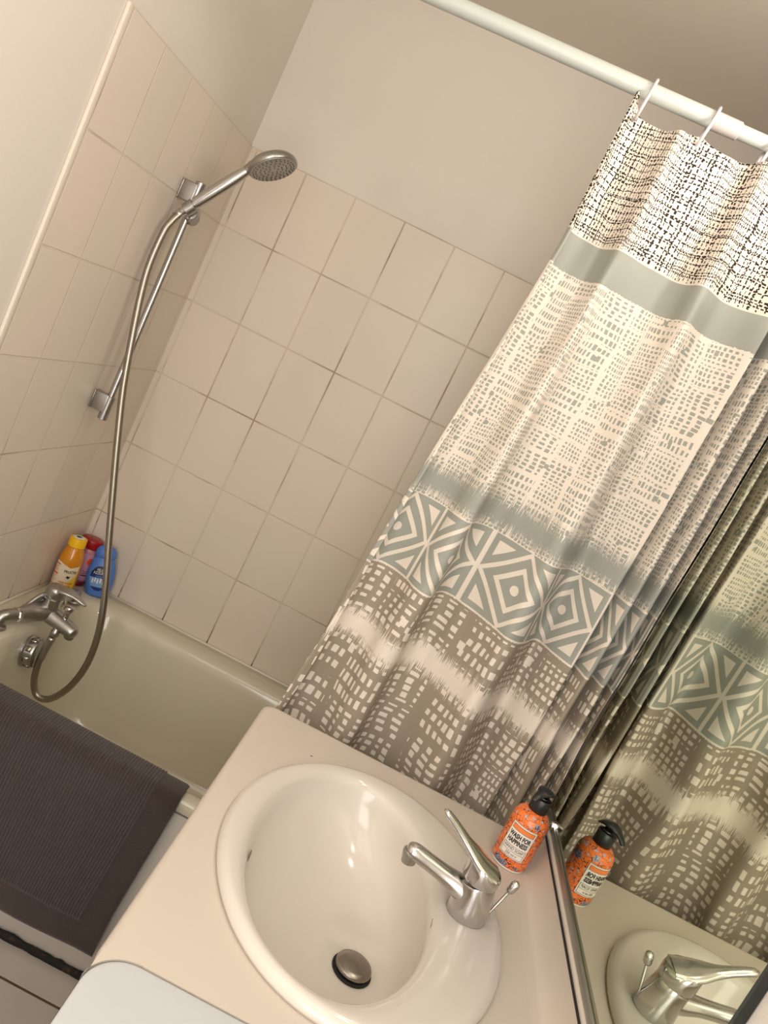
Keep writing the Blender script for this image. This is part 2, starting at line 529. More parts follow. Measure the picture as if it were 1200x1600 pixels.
lv = mk('lever_handle', *join(
    lathe([(.0240, 0), (.0262, .002), (.0262, .020), (.0245, .027), (.018, .031), (.008, .0325), (.001, .033)], (.122, -.35, .574), (-.05, 0, 1), n=36),
    sweep([p[:3] for p in LVR], [(p[3], p[4]) for p in LVR], 20)), M['chrome2'], mx)
dv = mk('diverter_knob', *lathe([(.0095, 0), (.0105, .002), (.0085, .004), (.0075, .006), (.0075, .024), (.0085, .0255), (.0115, .027), (.0125, .030), (.0125, .036), (.0105, .039), (.004, .0405)], (.172, -.355, .5325), n=28), M['chrome'], mx, autosmooth=40)
for nm, pts, rr in (('inlet_elbow', [(.083, -.434, .526), (.079, -.447, .5275), (.073, -.459, .527), (.068, -.467, .522), (.0655, -.4715, .511), (.065, -.472, RIM+.0015)], .0150),
                    ('inlet_elbow', [(.104, -.254, .526), (.1035, -.225, .526), (.1035, -.185, .525), (.1035, -.165, .523), (.1035, -.156, .515), (.1035, -.153, RIM+.0015)], .0125)):
    e = mk(nm, *sweep(cr(pts, 5), rr, 20), M['chrome2'], mx)
    a, b = Vector(pts[0]), Vector(pts[1]); t_ = (b - a).normalized()
    mk('union_nut', *lathe([(.0155, 0), (.0180, .002), (.0180, .013), (.0155, .015)], a - t_*.012, t_, (0, 0, 1), 8), M['chrome'], e, autosmooth=25)
    q = Vector(pts[-1])
    mk('flange', *lathe([(.024, 0), (.023, .004), (.018, .008), (.014, .009)], (q.x, q.y, RIM+.0008), n=28), M['chrome2'], e)

# ------------------------------------------------------------------ shower rail, hand shower, hose
BX, BY = .040, -.312
rail = thing('shower_rail', (0, BY, 1.03), 'chrome wall rail with a sliding holder on the narrow tiled wall', 'shower rail')
mk('bar', *sweep([(BX, BY, 1.085), (BX, BY, 1.652)], .0092, 28), M['chrome'], rail, autosmooth=40)
for z0 in (1.047, 1.596):
    z1 = z0 + .050
    blk = sweep([(.0015, BY, z0+.027), (.014, BY, z0+.027), (BX, BY, z0+.027)], [(.012, .024), (.0115, .0225), (.0105, .0215)], 4, up=(0, 0, 1))
    blk = box(.0035, BX, BY-.0125, BY+.0125, z0+.004, z1+.001, .003, 3)
    br = mk('wall_bracket', *join(blk, lathe([(.0105, 0), (.0122, .001), (.0122, .061), (.0105, .0622)], (BX, BY, z0 - .013 if z0 < 1.3 else z0-.004), n=28)), M['chrome2'], rail, autosmooth=40)
    mk('base_plate', *box(.0004, .0042, BY-.0135, BY+.0135, z0+.003, z1+.001, .0015, 2), M['steel'], br)
HS0, HS1 = Vector((.052, -.352, 1.588)), Vector((.138, -.352, 1.712))
hd = (HS1 - HS0).normalized()
sl = mk('slider', *join(lathe([(.0145, 0), (.0150, .001), (.0150, .030), (.0145, .031)], (BX, BY, 1.565), n=28),
                        lathe([(.002, 0), (.0175, .001), (.0200, .004), (.0200, .026), (.0175, .029), (.003, .0295)], (BX+.003, BY+.013, 1.582), (.15, -1, 0), (0, 0, 1), 28),
                        lathe([(.0145, -.011), (.0155, -.010), (.0155, .012), (.0145, .013)], HS0 + Vector((.0, .002, 0)), hd, (0, 1, 0), 28)), M['chrome2'], rail, autosmooth=40)
mk('clamp_knob', *lathe([(.0145, 0), (.0165, .002), (.0165, .014), (.0145, .0165), (.004, .017)], (BX+.006, BY+.003, 1.573), (.93, -.3, -.25), (0, 0, 1), 28), M['chrome2'], sl, autosmooth=40)

hs = thing('hand_shower', tuple(HS0), 'chrome hand shower with round spray head held in the rail slider', 'shower head')
ends = HS0 - hd*.022
path = [ends, HS0 - hd*.010, HS0 + hd*.0145, HS0 + hd*.015, HS0 + hd*.017, HS0 + hd*.0175, HS0 + hd*.06, HS0 + hd*.10, HS0 + hd*.13, HS1, HS1 + hd*.02]
mk('handle', *sweep(path, [.0095, .0110, .0118, .0095, .0095, .0138, .0150, .0150, .0142, .0118, .0105], 28), M['chrome'], hs, autosmooth=40)
hn = Vector((.635, -.13, -.762)).normalized(); hr = Vector((.77, 0, .64))
HC = Vector((.1945, -.355, 1.7535))
hp = [(.002, -.024), (.018, -.0235), (.034, -.020), (.048, -.013), (.0555, -.005), (.057, .000), (.057, .006), (.0545, .0085)]
hdm = mk('spray_head', *join(lathe(hp, HC, hn, hr, 56), sweep([HS1 + hd*.008, HS1 + hd*.03 - hn*.002, HC - hn*.010 - hr*.028], [(.0125, .0115), (.018, .0115), (.028, .009)], 20, up=-hn)), M['chrome2'], hs, autosmooth=45)
fp = mk('spray_plate', *lathe([(.0535, .0085), (.052, .0098), (.001, .0102)], HC, hn, hr, 56), M['rubber'], hs)
hy = hn.cross(hr.normalized())
nz = []
for rr_, cnt in ((.011, 6), (.021, 12), (.031, 18), (.041, 24), (.0475, 28)):
    for k in range(cnt):
        a = 2*PI*(k + .3*(rr_ > .02))/cnt
        c_ = HC + hr.normalized()*math.cos(a)*rr_ + hy*math.sin(a)*rr_ + hn*.0098
        nz.append(lathe([(.0015, 0), (.0013, .0018), (.0008, .0022)], c_, hn, hr, 8))
tag(mk('nozzle_ring', *join(*nz), M['nozzle'], hs), 'rings of small dark rubber nozzles', kind='stuff')

HP = [tuple(ends - hd*.004), (.030, -.362, 1.540), (.026, -.368, 1.51), (.0265, -.372, 1.429), (.037, -.373, 1.352), (.061, -.374, 1.24), (.086, -.375, 1.137), (.120, -.375, 1.026), (.158, -.375, .911), (.199, -.375, .79), (.243, -.375, .664),
      (.270, -.375, .561), (.277, -.375, .47), (.261, -.375, .39), (.227, -.375, .333), (.193, -.375, .323), (.170, -.374, .353), (.160, -.372, .405), (.162, -.370, .450), (.166, -.369, .482)]
hose = thing('shower_hose', HP[0], 'flexible metal hose looping from the hand shower down to the bath mixer', 'hose')
M['hose'] = M['steel']
V.nt = M['steel'].node_tree
hz = cr(HP, 16)
mk('tube', *sweep(hz, .0088, 20), M['steel'], hose)
mk('end_ferrule', *sweep([Vector(HP[0]) + hd*.006, Vector(HP[0]) - hd*.014], [.0105, .0096], 20), M['chrome'], hose)
mk('end_ferrule', *sweep(cr([HP[-1], HP[-2], (.1605, -.3715, .418)], 4), [.0100]*9, 20), M['chrome2'], hose)

# ------------------------------------------------------------------ bottles in the tub corner
def onb(base, axis, front, fr, sx=1, sy=1):
    """maps label coordinates (arc x, height y) onto a lathed bottle: fr(y) is the radius there"""
    ax = Vector(axis).normalized(); f = Vector(front); f = (f - ax*f.dot(ax)).normalized(); s = f.cross(ax)*-1
    if s.dot(Vector((1, 0, 0))) < 0: s = -s
    base = Vector(base)
    def g(x, y, lift=.0004):
        R = fr(y)
        a = x/R
        return base + ax*y + s*math.sin(a)*(R*sx + lift) + f*math.cos(a)*(R*sy + lift)
    return g

yb = Vector((.044, -.126, RIM+.001)); ya = Vector((-.055, .0, 1)).normalized()
yel = thing('shampoo_bottle', tuple(yb), 'amber shampoo bottle with yellow cap in the tub corner, nearest the mixer', 'bottle')
yprof = [(.028, 0), (.0325, .003), (.0335, .008), (.0335, .085), (.033, .098), (.030, .113), (.026, .126), (.0225, .134), (.021, .137)]
mk('body', *lathe(yprof, yb, ya), M['amber'], yel)
cp = mk('cap', *lathe([(.0225, .1365), (.0240, .138), (.0240, .158), (.0230, .162), (.0200, .1635), (.001, .1635)], yb, ya), M['yellow'], yel, autosmooth=40)
mk('cap_emblem', *lathe([(.0165, .1637), (.0160, .1642), (.001, .1642)], yb, ya), M['white'], cp)
mk('emblem_palm', *join(*[sweep([yb + ya*.1645 + Vector((math.cos(a)*.002, math.sin(a)*.002, 0)), yb + ya*.1645 + Vector((math.cos(a)*.0085, math.sin(a)*.0085, 0))], [.0012, .0005], 6) for a in [k*PI/4 for k in range(8)]]), M['ink'], cp)
yf = onb(yb, ya, (.36, -.93, 0), lambda y: .0337)
lab = rect2(-.042, .032, .006, .090, 30, 8)
# the label's upper edge dips in the middle
lab = ([(x, y - (.0 if y < .08 else .010*max(0, 1 - abs((x - .006)/.03)))) for x, y in lab[0]], lab[1])
lo = mk('label', *wrapped(lab, yf), M['ylabel'], yel, uv=[(x, y - .045) for x, y in lab[0]])
def print_on(par, shapes, f, m, lift=.0009, name='print'):
    return mk(name, *join(*[([f(x, y, lift) for x, y in s[0]], s[1]) for s in shapes]), m, par, smooth=False)
def at(shape, cx, cy, rot=0):
    c, s = math.cos(rot), math.sin(rot)
    return [(cx + x*c - y*s, cy + x*s + y*c) for x, y in shape[0]], shape[1]
print_on(lo, [at(text_shape('FRUCTIS', .0105, .85, .0003), .010, .068, .03)], yf, M['ink'], name='brand_word')
print_on(lo, [at(text_shape('HAIR FOOD', .0078, .9, .0002), .006, .034), at(text_shape('BANANA', .0074, .9, .0002), .006, .025)], yf, M['orangep'], name='product_words')
print_on(lo, [rect2(-.012, .022, .0155, .0185, 8, 1), rect2(-.010, .020, .010, .0115, 8, 1)], yf, M['orangep'], name='lower_stripes')
print_on(lo, [rect2(-.0405, -.0225, .080, .0835, 6, 1), rect2(-.040, -.022, .052, .056, 6, 1), rect2(-.040, -.024, .020, .0225, 6, 1)] + [rect2(-.038, -.024 - .004*(k % 3), y_, y_ + .0011, 5, 1) for k, y_ in enumerate((.075, .072, .069, .066, .063, .060, .047, .043, .039, .035, .031, .027))], yf, M['orangep'], name='small_print')
print_on(lo, [at(([(math.cos(2*PI*k/9)*.0075*(1 if k % 2 else .55), math.sin(2*PI*k/9)*.0055*(1 if k % 2 else .55)) for k in range(9)], [tuple(range(9))]), .008, .052)], yf, M['ink'], name='round_mark')

pb = Vector((.040, -.044, RIM+.001)); pa = Vector((.02, .03, 1)).normalized()
pk = thing('conditioner_bottle', tuple(pb), 'pink bottle with wide red cap standing behind the amber one', 'bottle')
pf = lambda y: .0300
mk('body', *lathe([(.024, .014), (.028, .016), (.030, .05), (.0295, .09), (.027, .112), (.0245, .122)], pb, pa, (1, .1, 0), sy=.8), M['pink'], pk)
mk('foot', *lathe([(.024, 0), (.0275, .002), (.0295, .010), (.0288, .016)], pb, pa, (1, .1, 0), sy=.8), M['dkred'], pk)
mk('cap', *lathe([(.027, .119), (.0305, .1205), (.0315, .122), (.0325, .143), (.0315, .1455), (.029, .147), (.001, .148)], pb, pa, (1, .1, 0), sy=.85), M['red'], pk, autosmooth=40)
pg = onb(pb, pa, (.36, -.93, 0), lambda y: .0303, 1, .85)
pl = mk('label', *wrapped(rect2(-.030, .032, .022, .105, 24, 6), pg), M['pinkl'], pk)
print_on(pl, [at(([(math.cos(2*PI*k/14)*.008, math.sin(2*PI*k/14)*.011 - .003*(k == 0)) for k in range(14)], [tuple(range(14))]), .017, .083)], pg, M['orangep'], name='fruit_mark')
print_on(pl, [rect2(.008, .024, .050, .0515, 5, 1), rect2(.008, .022, .044, .0455, 5, 1), rect2(.008, .024, .036, .0395, 5, 1)], pg, M['ink'], name='small_print')

bb = Vector((.121, -.058, RIM+.001)); ba = Vector((-.20, .10, 1)).normalized()
bl = thing('shower_gel_bottle', tuple(bb), 'flat oval blue bottle with blue cap leaning in the tub corner', 'bottle')
bpf = [(.022, 0), (.028, .0015), (.031, .006), (.0365, .025), (.0395, .05), (.0385, .075), (.0345, .096), (.0295, .112), (.028, .116)]
bref = (1, .30, 0)
mk('body', *lathe(bpf, bb, ba, bref, 48, 1, .52), M['blue'], bl)
mk('cap', *lathe([(.028, .1165), (.0295, .118), (.030, .127), (.028, .138), (.0225, .1465), (.013, .1515), (.004, .153), (.0005, .1531)], bb, ba, bref, 48, 1, .52), M['blue'], bl)
axb = ba; rxb = Vector(bref); rxb = (rxb - axb*rxb.dot(axb)).normalized(); ryb = rxb.cross(axb)
def bfun(x, y, lift=.0005):
    yy = max(.006, min(.11, y))
    for (r0, h0), (r1, h1) in zip(bpf, bpf[1:]):
        if h0 <= yy <= h1: R = r0 + (r1-r0)*(yy-h0)/(h1-h0); break
    k = min(.98, abs(x)/R)
    return bb + axb*y + rxb*x + ryb*(R*.52*math.sqrt(1-k*k) + lift)
def disc2(cx, cy, ax_, ay, y0, y1, n=18):
    Vv = []; Ff = []
    for j in range(n+1):
        y = y0 + (y1-y0)*j/n
        w = ax_*math.sqrt(max(0, 1 - ((y-cy)/ay)**2))
        for i in range(11): Vv.append((cx - w + 2*w*i/10, y))
    for j in range(n):
        for i in range(10): Ff.append((j*11+i, j*11+i+1, (j+1)*11+i+1, (j+1)*11+i))
    return Vv, Ff
def bprint(name, shp, m, par, lift): return mk(name, *join(*[([bfun(x, y, lift) for x, y in s[0]], s[1]) for s in shp]), m, par)
blb = bprint('label', [disc2(0, .056, .0275, .037, .066, .0928)], M['navy'], bl, .0006)
bprint('label_band', [disc2(0, .056, .0275, .037, .0575, .066)], M['navy2'], blb, .0006)
bprint('label_picture', [disc2(0, .056, .0275, .037, .030, .0575)], M['sky'], blb, .0006)
bprint('label_foot', [disc2(0, .056, .0275, .037, .0195, .030)], M['navy2'], blb, .0006)
bprint('brand_words', [at(text_shape('FELCE', .0105, .85, .0001), 0, .0805), at(text_shape('AZZURRA', .0105, .85, .0001), 0, .0715)], M['white'], blb, .0011)
bprint('variant_word', [at(text_shape('CLASSICO', .0052, .9), 0, .0618)], M['sky'], blb, .0011)
bprint('picture_drops', [at(([(-.002, -.007), (.002, -.007), (.0028, .004), (-.001, .008)], [(0, 1, 2, 3)]), xx, .048 + .003*(i % 2)) for i, xx in enumerate((-.018, -.011, -.004, .004, .011, .017))], M['white'], blb, .0011)

# ------------------------------------------------------------------ bath mat over the tub edge
def mat_mesh():
    prof = cr([(-.671, .440), (-.676, .463), (-.684, .486), (-.699, .5010), (-.714, .5030), (-.730, .5020), (-.744, .4985), (-.7535, .482), (-.7555, .455), (-.7550, .40), (-.7565, .30), (-.7585, .20), (-.761, .13), (-.7635, .092)], 8)
    # resample
    d = [0]
    for a, b in zip(prof, prof[1:]): d.append(d[-1] + math.dist(a, b))
    L = d[-1]; nv = 110; nx = 1000
    P = []
    for k in range(nv+1):
        s = L*k/nv; i = max(0, min(len(d)-2, next(i for i in range(len(d)-1) if d[i+1] >= s - 1e-9)))
        t = (s - d[i])/(d[i+1]-d[i]); a, b = prof[i], prof[i+1]
        P.append((a[0]+(b[0]-a[0])*t, a[1]+(b[1]-a[1])*t, s))
    def pat(s):
        i = max(0, min(len(d)-2, next(i for i in range(len(d)-1) if d[i+1] >= s - 1e-9)))
        t = (s - d[i])/(d[i+1]-d[i]); a, b = prof[i], prof[i+1]
        tx, tz = b[0]-a[0], b[1]-a[1]; l = math.hypot(tx, tz)
        return a[0]+tx*t, a[1]+tz*t, tz/l, -tx/l
    Vs = []; Fs = []
    xa, xb = .052, .681
    for k in range(nv+1):
        for i in range(nx+1):
            f = i/nx
            x = xa + (xb-xa)*f
            s_in = .018 + .042*max(0, (f - .1)/.9)      # its inner edge lies askew over the rim
            s = s_in + (L - s_in)*k/nv
            y, z, ny, nz_ = pat(s)
            ny, nz_ = (ny, nz_) if (ny*-1 + nz_ > 0) else (-ny, -nz_)
            hang = max(0, min(1, (s - .14)/.3))
            x2 = x - .020*hang*f + .004*math.sin(f*9 + s*6)*hang
            inside = min(1, (xb-x)/.055, (L - s)/.068, (x - xa)/.055, (s - s_in)/.012)
            rib = 0
            if inside >= 1:
                ph = ((x - xa)/.0070) % 1
                rib = .0044*(1 - min(1, abs(ph-.5)*2)**4)
                edge = 1
            else: rib = .0010
            wav = .0022*math.sin(f*13 + s*3)*hang + .004*math.sin(f*5.1+1)*hang
            rn = .0035*max(0, min(1, (xb-x)/.006, (L-s)/.006, (s-s_in)/.006))**.5
            h = rib + rn
            sag = max(0, 1 - (s - .01)/.075)
            Vs.append((x2, y + ny*h - abs(wav)*.8*hang + .030*(1-f)*sag**1.3, z + nz_*h - .007*(1-f)*hang))
    for k in range(nv):
        for i in range(nx):
            a = k*(nx+1)+i; Fs.append((a, a+1, a+nx+2, a+nx+1))
    return Vs, Fs
bm_ = mk('bath_mat', *mat_mesh(), M['mat'], origin=(.37, -.755, .09))
sm = bm_.modifiers.new('thick', 'SOLIDIFY'); sm.thickness = .0055; sm.offset = -1
tag(bm_, 'dark brown ribbed terry bath mat hanging over the tub edge', 'bath mat')

# ------------------------------------------------------------------ curtain rod, rings, curtain
def rodp(x, z0=0): return Vector((x, -.78, 2.0395 + .0275*x + z0))
rod = thing('curtain_rod', tuple(rodp(.65)), 'white telescopic rod above the tub carrying the curtain', 'curtain rod')
mk('outer_tube', *sweep([rodp(-.004), rodp(.3), rodp(1.012)], .0143, 28), M['rod'], rod, autosmooth=40)
mk('inner_tube', *sweep([rodp(1.0), rodp(1.2), rodp(XW-.002)], .0122, 28), M['rod'], rod, autosmooth=40)
mk('joint_collar', *sweep([rodp(.988), rodp(.9882), rodp(1.034), rodp(1.036)], [.0143, .0153, .0148, .0128], 28), M['rodc'], rod, autosmooth=40)
def ring_mesh(x, lean):
    c = rodp(x, -.014)
    pts = []
    for k in range(29):
        a = -1.15 + (2*PI - .45)*k/28       # open ring
        pts.append((c.x + lean*math.sin(a), c.y + .0205*math.cos(a), c.z + .0345*math.sin(a)))
    return sweep(pts, .0029, 10, up=(1, 0, 0))
ringlab = ['white plastic ring at the curtain\'s free corner', 'white plastic ring beside the rod joint', 'white plastic ring just right of the rod joint']
for (x, ln), lb in zip(((.8745, .002), (.9865, .003), (1.0905, .003), ), ringlab):
    tag(mk('curtain_ring', *ring_mesh(x, ln), M['ring'], origin=tuple(rodp(x))), lb, 'curtain ring', 'rings along the curtain rod')

# plan of the folds: low (about z 1.14) and high (about z 1.78); same number of points
LO = [(.811, -.7945), (.806, -.7945), (.802, -.787), (.816, -.757), (.832, -.748), (.857, -.756), (.884, -.782), (.899, -.810), (.918, -.826), (.936, -.819), (.946, -.770), (.962, -.740), (.984, -.735), (1.003, -.747),
      (1.027, -.768), (1.067, -.814), (1.088, -.842), (1.110, -.834), (1.130, -.795), (1.148, -.752), (1.163, -.746), (1.182, -.771), (1.202, -.793), (1.219, -.808), (1.224, -.800),
      (1.214, -.765), (1.222, -.757), (1.236, -.800), (1.245, -.833), (1.253, -.834), (1.255, -.805), (1.250, -.775), (1.257, -.766), (1.267, -.800), (1.276, -.835), (1.284, -.832), (1.284, -.795), (1.282, -.765), (1.289, -.757), (1.295, -.80), (1.2978, -.843)]
HI = [(.862, -.799), (.858, -.798), (.855, -.788), (.868, -.770), (.885, -.757), (.903, -.752), (.922, -.753), (.936, -.775), (.945, -.797), (.953, -.803), (.967, -.797), (.985, -.789), (1.003, -.784), (1.020, -.780),
      (1.040, -.775), (1.060, -.772), (1.078, -.788), (1.090, -.822), (1.103, -.834), (1.120, -.818), (1.140, -.796), (1.160, -.794), (1.185, -.808), (1.212, -.836), (1.222, -.838),
      (1.214, -.795), (1.221, -.778), (1.233, -.812), (1.243, -.846), (1.252, -.846), (1.254, -.81), (1.250, -.785), (1.256, -.777), (1.266, -.81), (1.275, -.853), (1.283, -.850), (1.284, -.81), (1.282, -.785), (1.288, -.775), (1.294, -.82), (1.2978, -.872)]
MM = 12
lo_ = cr(LO, MM); hi_ = cr(HI, MM)
n_s = len(lo_)
arc = [0]
for a, b in zip(lo_, lo_[1:]): arc.append(arc[-1] + math.dist(a, b))
# printed diamonds: fabric coordinate is a whole number of repeats where each centre is seen
PER = .1545
def arc_at(x, i0, i1):
    return next(arc[i] for i in range(i0*MM, i1*MM) if lo_[i][0] <= x <= lo_[i+1][0] or lo_[i+1][0] <= x <= lo_[i][0])
knots = [(arc_at(.819, 2, 5), 0), (arc_at(.9375, 9, 12), 1), (arc_at(1.069, 14, 17), 2), (arc_at(1.172, 19, 23), 3)]
def fab(s):
    if s <= knots[0][0]: return (s - knots[0][0])*1.0
    for (a, i), (b, j) in zip(knots, knots[1:]):
        if s <= b: return PER*(i + (s-a)/(b-a))
    return PER*3 + (s - knots[-1][0])
ZT, ZB, NZ = 2.05, .16, 250
def topz(x):
    hooks = [(.8745, 2.030), (.9865, 2.034), (1.0905, 2.034), (1.20, 2.036), (1.30, 2.04)]
    if x < .8745: return 2.030 + min(.024, (.8745-x)*1.45)
    for (a, za), (b, zb) in zip(hooks, hooks[1:]):
        if x <= b:
            t = (x-a)/(b-a); return za + (zb-za)*t - .010*math.sin(PI*t)
    return 2.04
Vc = []; Fc = []; UV = []
EXT = (.782, .812)    # leftmost x near the counter
for k in range(NZ+1):
    tz = k/NZ
    for i in range(n_s):
        hx, hy_ = hi_[i]
        zt = topz(hx)
        z = ZB + (zt - ZB)*tz
        w = (z - 1.138)/(1.79 - 1.138)
        if w > 1:   # towards the rod the folds ease off
            e = min(1, (w-1)/.38)
            x, y = hx, hy_
            y = y*(1-.35*e) + (-.79 + .022*math.sin((hx-.8745)/.112*2*PI + 1.6))*.35*e
        else:
            ww = max(0, w); ww = ww*.75 + .25*ww*ww*(3-2*ww)
            x = lo_[i][0]*(1-ww) + hx*ww; y = lo_[i][1]*(1-ww) + hy_*ww
            if w < 0:    # below the diamonds the left part drifts on to the left, the rest hangs
                q = -w
                x += -.040*q*max(0, min(1, (1.03 - x)/.2))
                x += .006*math.sin(7*q + i*.05)*min(1, q*2)
                y = y + (-.797 - y)*min(.45, q*.5) + .004*math.sin(5*q + i*.11)
                if z < .62: y -= .018*min(1, (.62-z)/.15)
        y += .0022*math.sin(z*23 + i*.13)*math.sin(i*.037)      # small creases
        Vc.append((x, y, z)); UV.append((fab(arc[i]), z if z > .2 else z))
for k in range(NZ):
    for i in range(n_s-1):
        a = k*n_s+i; Fc.append((a, a+1, a+n_s+1, a+n_s))
cur = mk('shower_curtain', Vc, Fc, M['curtain'], uv=UV, origin=(1.0, -.8, .16))
tag(cur, 'white fabric shower curtain printed with grey and taupe geometric bands', 'shower curtain')
sm = cur.modifiers.new('thick', 'SOLIDIFY'); sm.thickness = .0006; sm.offset = 0

# ------------------------------------------------------------------ vanity: cabinet, countertop, washbasin
CX0, CX1, CY0, CY1 = .756, 1.2935, -1.523, -.862
SC, SR = (1.007, -1.218), (.209, .268)
vb = thing('vanity_cabinet', (1.03, -1.19, 0), 'white vanity cabinet carrying the washbasin counter', 'cabinet')
mk('body', *join(box(.80, CX1+.015, CY0+.004, CY0+.020, .0, CNT-.031), box(.80, CX1+.015, CY1-.026, CY1-.010, .0, CNT-.031), box(.80, CX1+.015, CY0+.02, CY1-.026, .06, .078), box(CX1+.002, CX1+.015, CY0+.02, CY1-.026, .078, CNT-.031)), M['appl'], vb, smooth=False)
for a, b in ((CY0+.006, -1.1945), (-1.1905, CY1-.012)):
    dr_ = mk('door', *box(.781, .799, a, b, .07, CNT-.045, .002, 2), M['appl'], vb, autosmooth=30)
ct = thing('countertop', (1.03, -1.19, CNT-.03), 'cream laminate counter with a raised rear edge under the mirror', 'countertop')
def ray_rect(ang, x0, x1, y0, y1, r):
    """point of a rounded rectangle seen from the basin centre under an angle"""
    best = None
    P = rrect(x0, x1, y0, y1, r, 0, 24)
    P = [q for q in P if not (q[0] < x0+r+1e-6 and q[1] < y0+r+1e-6)]
    P.insert(50, (x0, y0, 0))      # the near corner is square
    dx, dy = math.cos(ang), math.sin(ang)
    for (ax_, ay, _), (bx, by, _) in zip(P, P[1:]+P[:1]):
        ex, ey = bx-ax_, by-ay
        den = dx*ey - dy*ex
        if abs(den) < 1e-12: continue
        t = ((ax_-SC[0])*ey - (ay-SC[1])*ex)/den
        q = ((ax_-SC[0])*dy - (ay-SC[1])*dx)/den
        if t > 0 and -1e-6 <= q <= 1+1e-6: best = t if best is None else min(best, t)
    return SC[0]+dx*best, SC[1]+dy*best
angs = sorted([2*PI*k/240 for k in range(240)] + [math.atan2(y-SC[1], x-SC[0]) % (2*PI) for x, y, _ in
        (p for c in ((CX0, CX1, CY0, CY1),) for p in rrect(*c, .022, 0, 12))] + [math.atan2(y-SC[1], x-SC[0]) % (2*PI) for x, y in ((CX0, CY0), (CX0+.004, CY0), (CX0, CY0+.004))])
def shell_ring(inset, z): return [(*ray_rect(a, CX0+inset, 1.262, CY0, CY1-inset, .022), z) for a in angs]
hole = lambda z, k: [(SC[0]+SR[0]*k*math.cos(a2), SC[1]+SR[1]*k*math.sin(a2), z) for a2 in [math.atan2(math.sin(a)/SR[1], math.cos(a)/SR[0]) for a in angs]]
rg = [hole(CNT-.030, .93), shell_ring(.004, CNT-.030), shell_ring(0, CNT-.026), shell_ring(0, CNT-.010), shell_ring(.0012, CNT-.005), shell_ring(.004, CNT-.0016), shell_ring(.009, CNT), shell_ring(.012, CNT), hole(CNT, .96), hole(CNT, .93), hole(CNT-.030, .93)]
mk('slab', *loft(rg, False, False), M['lam'], ct, autosmooth=50)
# rear edge sweeping up towards the mirror, closed by a dark seam and a capping strip
cove = [(1.258, CNT-.03), (1.2535, CNT)] + [(1.268 + .0215*math.sin(a), CNT + .046*(1-math.cos(a))*1.0) for a in [PI/2*k/12 for k in range(13)]] + [(1.2895, CNT+.051), (1.3000, CNT+.051), (1.3000, CNT-.03)]
prof_y = lambda P, ya, yb_: loft([[(x, ya, z) for x, z in P], [(x, yb_, z) for x, z in P]])
mk('rear_cove', *prof_y([(x, z+(.0002 if z >= CNT and x < 1.268 else 0)) for x, z in cove], CY0+.001, CY1-.001), M['lam'], ct, autosmooth=50)
mk('seam', *box(1.2890, 1.2912, CY0+.001, CY1-.003, CNT+.050, CNT+.0524), M['gap'], ct, smooth=False)
mk('capping_strip', *box(1.2912, 1.3105, CY0+.001, CY1-.010, CNT+.0505, CNT+.0595, .0035, 4), M['lam'], ct)
fil = [(CX0+.0035, CY0), (CX0+.047, CY0)] + [(CX0 + .0015 + .045 - .0465*math.sin(a), CY0 - .0465 + .0465*math.cos(a)) for a in [PI/2*k/14 for k in range(14)]] + [(CX0+.0030, CY0-.030)]
mk('corner_fillet', *loft([[(x, y, z) for x, y in fil] for z in (CNT-.028, CNT)]), M['lam'], ct, smooth=False)
mk('edge_chip', *box(.8700, .8745, -.9700, -.9682, CNT, CNT+.0004), M['gap'], ct, smooth=False)

sk = thing('washbasin', (SC[0], SC[1], CNT), 'oval white ceramic washbasin set into the cream counter', 'washbasin')
NB = 96
def oval(cx, cy, rx, ry, z, p=2.0):
    out = []
    for k in range(NB):
        a = 2*PI*k/NB; c_, s_ = math.cos(a), math.sin(a)
        out.append((cx + rx*math.copysign(abs(c_)**(2/p), c_), cy + ry*math.copysign(abs(s_)**(2/p), s_), z))
    return out
DR = (1.047, -1.243)
rb = [oval(*SC, .190, .247, CNT-.02), oval(*SC, .198, .256, CNT+.0005), oval(*SC, SR[0], SR[1], CNT+.0012), oval(*SC, SR[0]+.0006, SR[1]+.0006, CNT+.006), oval(*SC, SR[0]-.002, SR[1]-.002, CNT+.0115),
      oval(*SC, SR[0]-.008, SR[1]-.008, CNT+.0155), oval(1.0055, -1.2185, .1955, .2545, CNT+.0165)]
ic = (.978, -1.2255)
rb += [oval(.990, -1.223, .166, .241, CNT+.0150), oval(.981, -1.225, .146, .235, CNT+.0125), oval(*ic, .1395, .2310, CNT+.0085), oval(.978, -1.2255, .1355, .2270, CNT+.0015), oval(.979, -1.2255, .1325, .2235, CNT-.008)]
for t_ in [k/16 for k in range(1, 17)]:
    a = t_*PI/2
    fr_ = math.cos(a)**.62; zz = CNT-.008 - (.104)*math.sin(a)**1.15
    cx = .979 + (DR[0]-.979)*t_**1.3; cy = -1.2255 + (DR[1]+1.2255)*t_
    if t_ == 1: rb.append(oval(DR[0], DR[1], .024, .024, zz))
    else: rb.append(oval(cx, cy, max(.026, .1325*fr_), max(.026, .2235*fr_), zz, 2.0))
zb = CNT-.008-.104
bo = mk('bowl', *loft(rb, False, True), M['ceramic'], sk)
mk('bowl_shell', *loft([oval(*SC, .19, .247, CNT-.02), oval(.985, -1.2255, .146, .236, CNT-.03), oval(1.0, -1.2255, .13, .21, CNT-.08), oval(1.03, -1.2255, .07, .10, CNT-.122), oval(*DR, .03, .03, CNT-.125)], False, True), M['ceramic'], sk)
mk('overflow_slot', *lathe([(.0052, 0), (.0056, .0012), (.0015, .0014)], (.8512, -1.268, CNT-.012), (.93, .05, .28), (0, 1, 0), 24, 2.1, .62), M['plug'], sk)
from mathutils.bvhtree import BVHTree
bv = BVHTree.FromPolygons([v.co + OFF['washbasin'] for v in bo.data.vertices], [tuple(p.vertices) for p in bo.data.polygons])
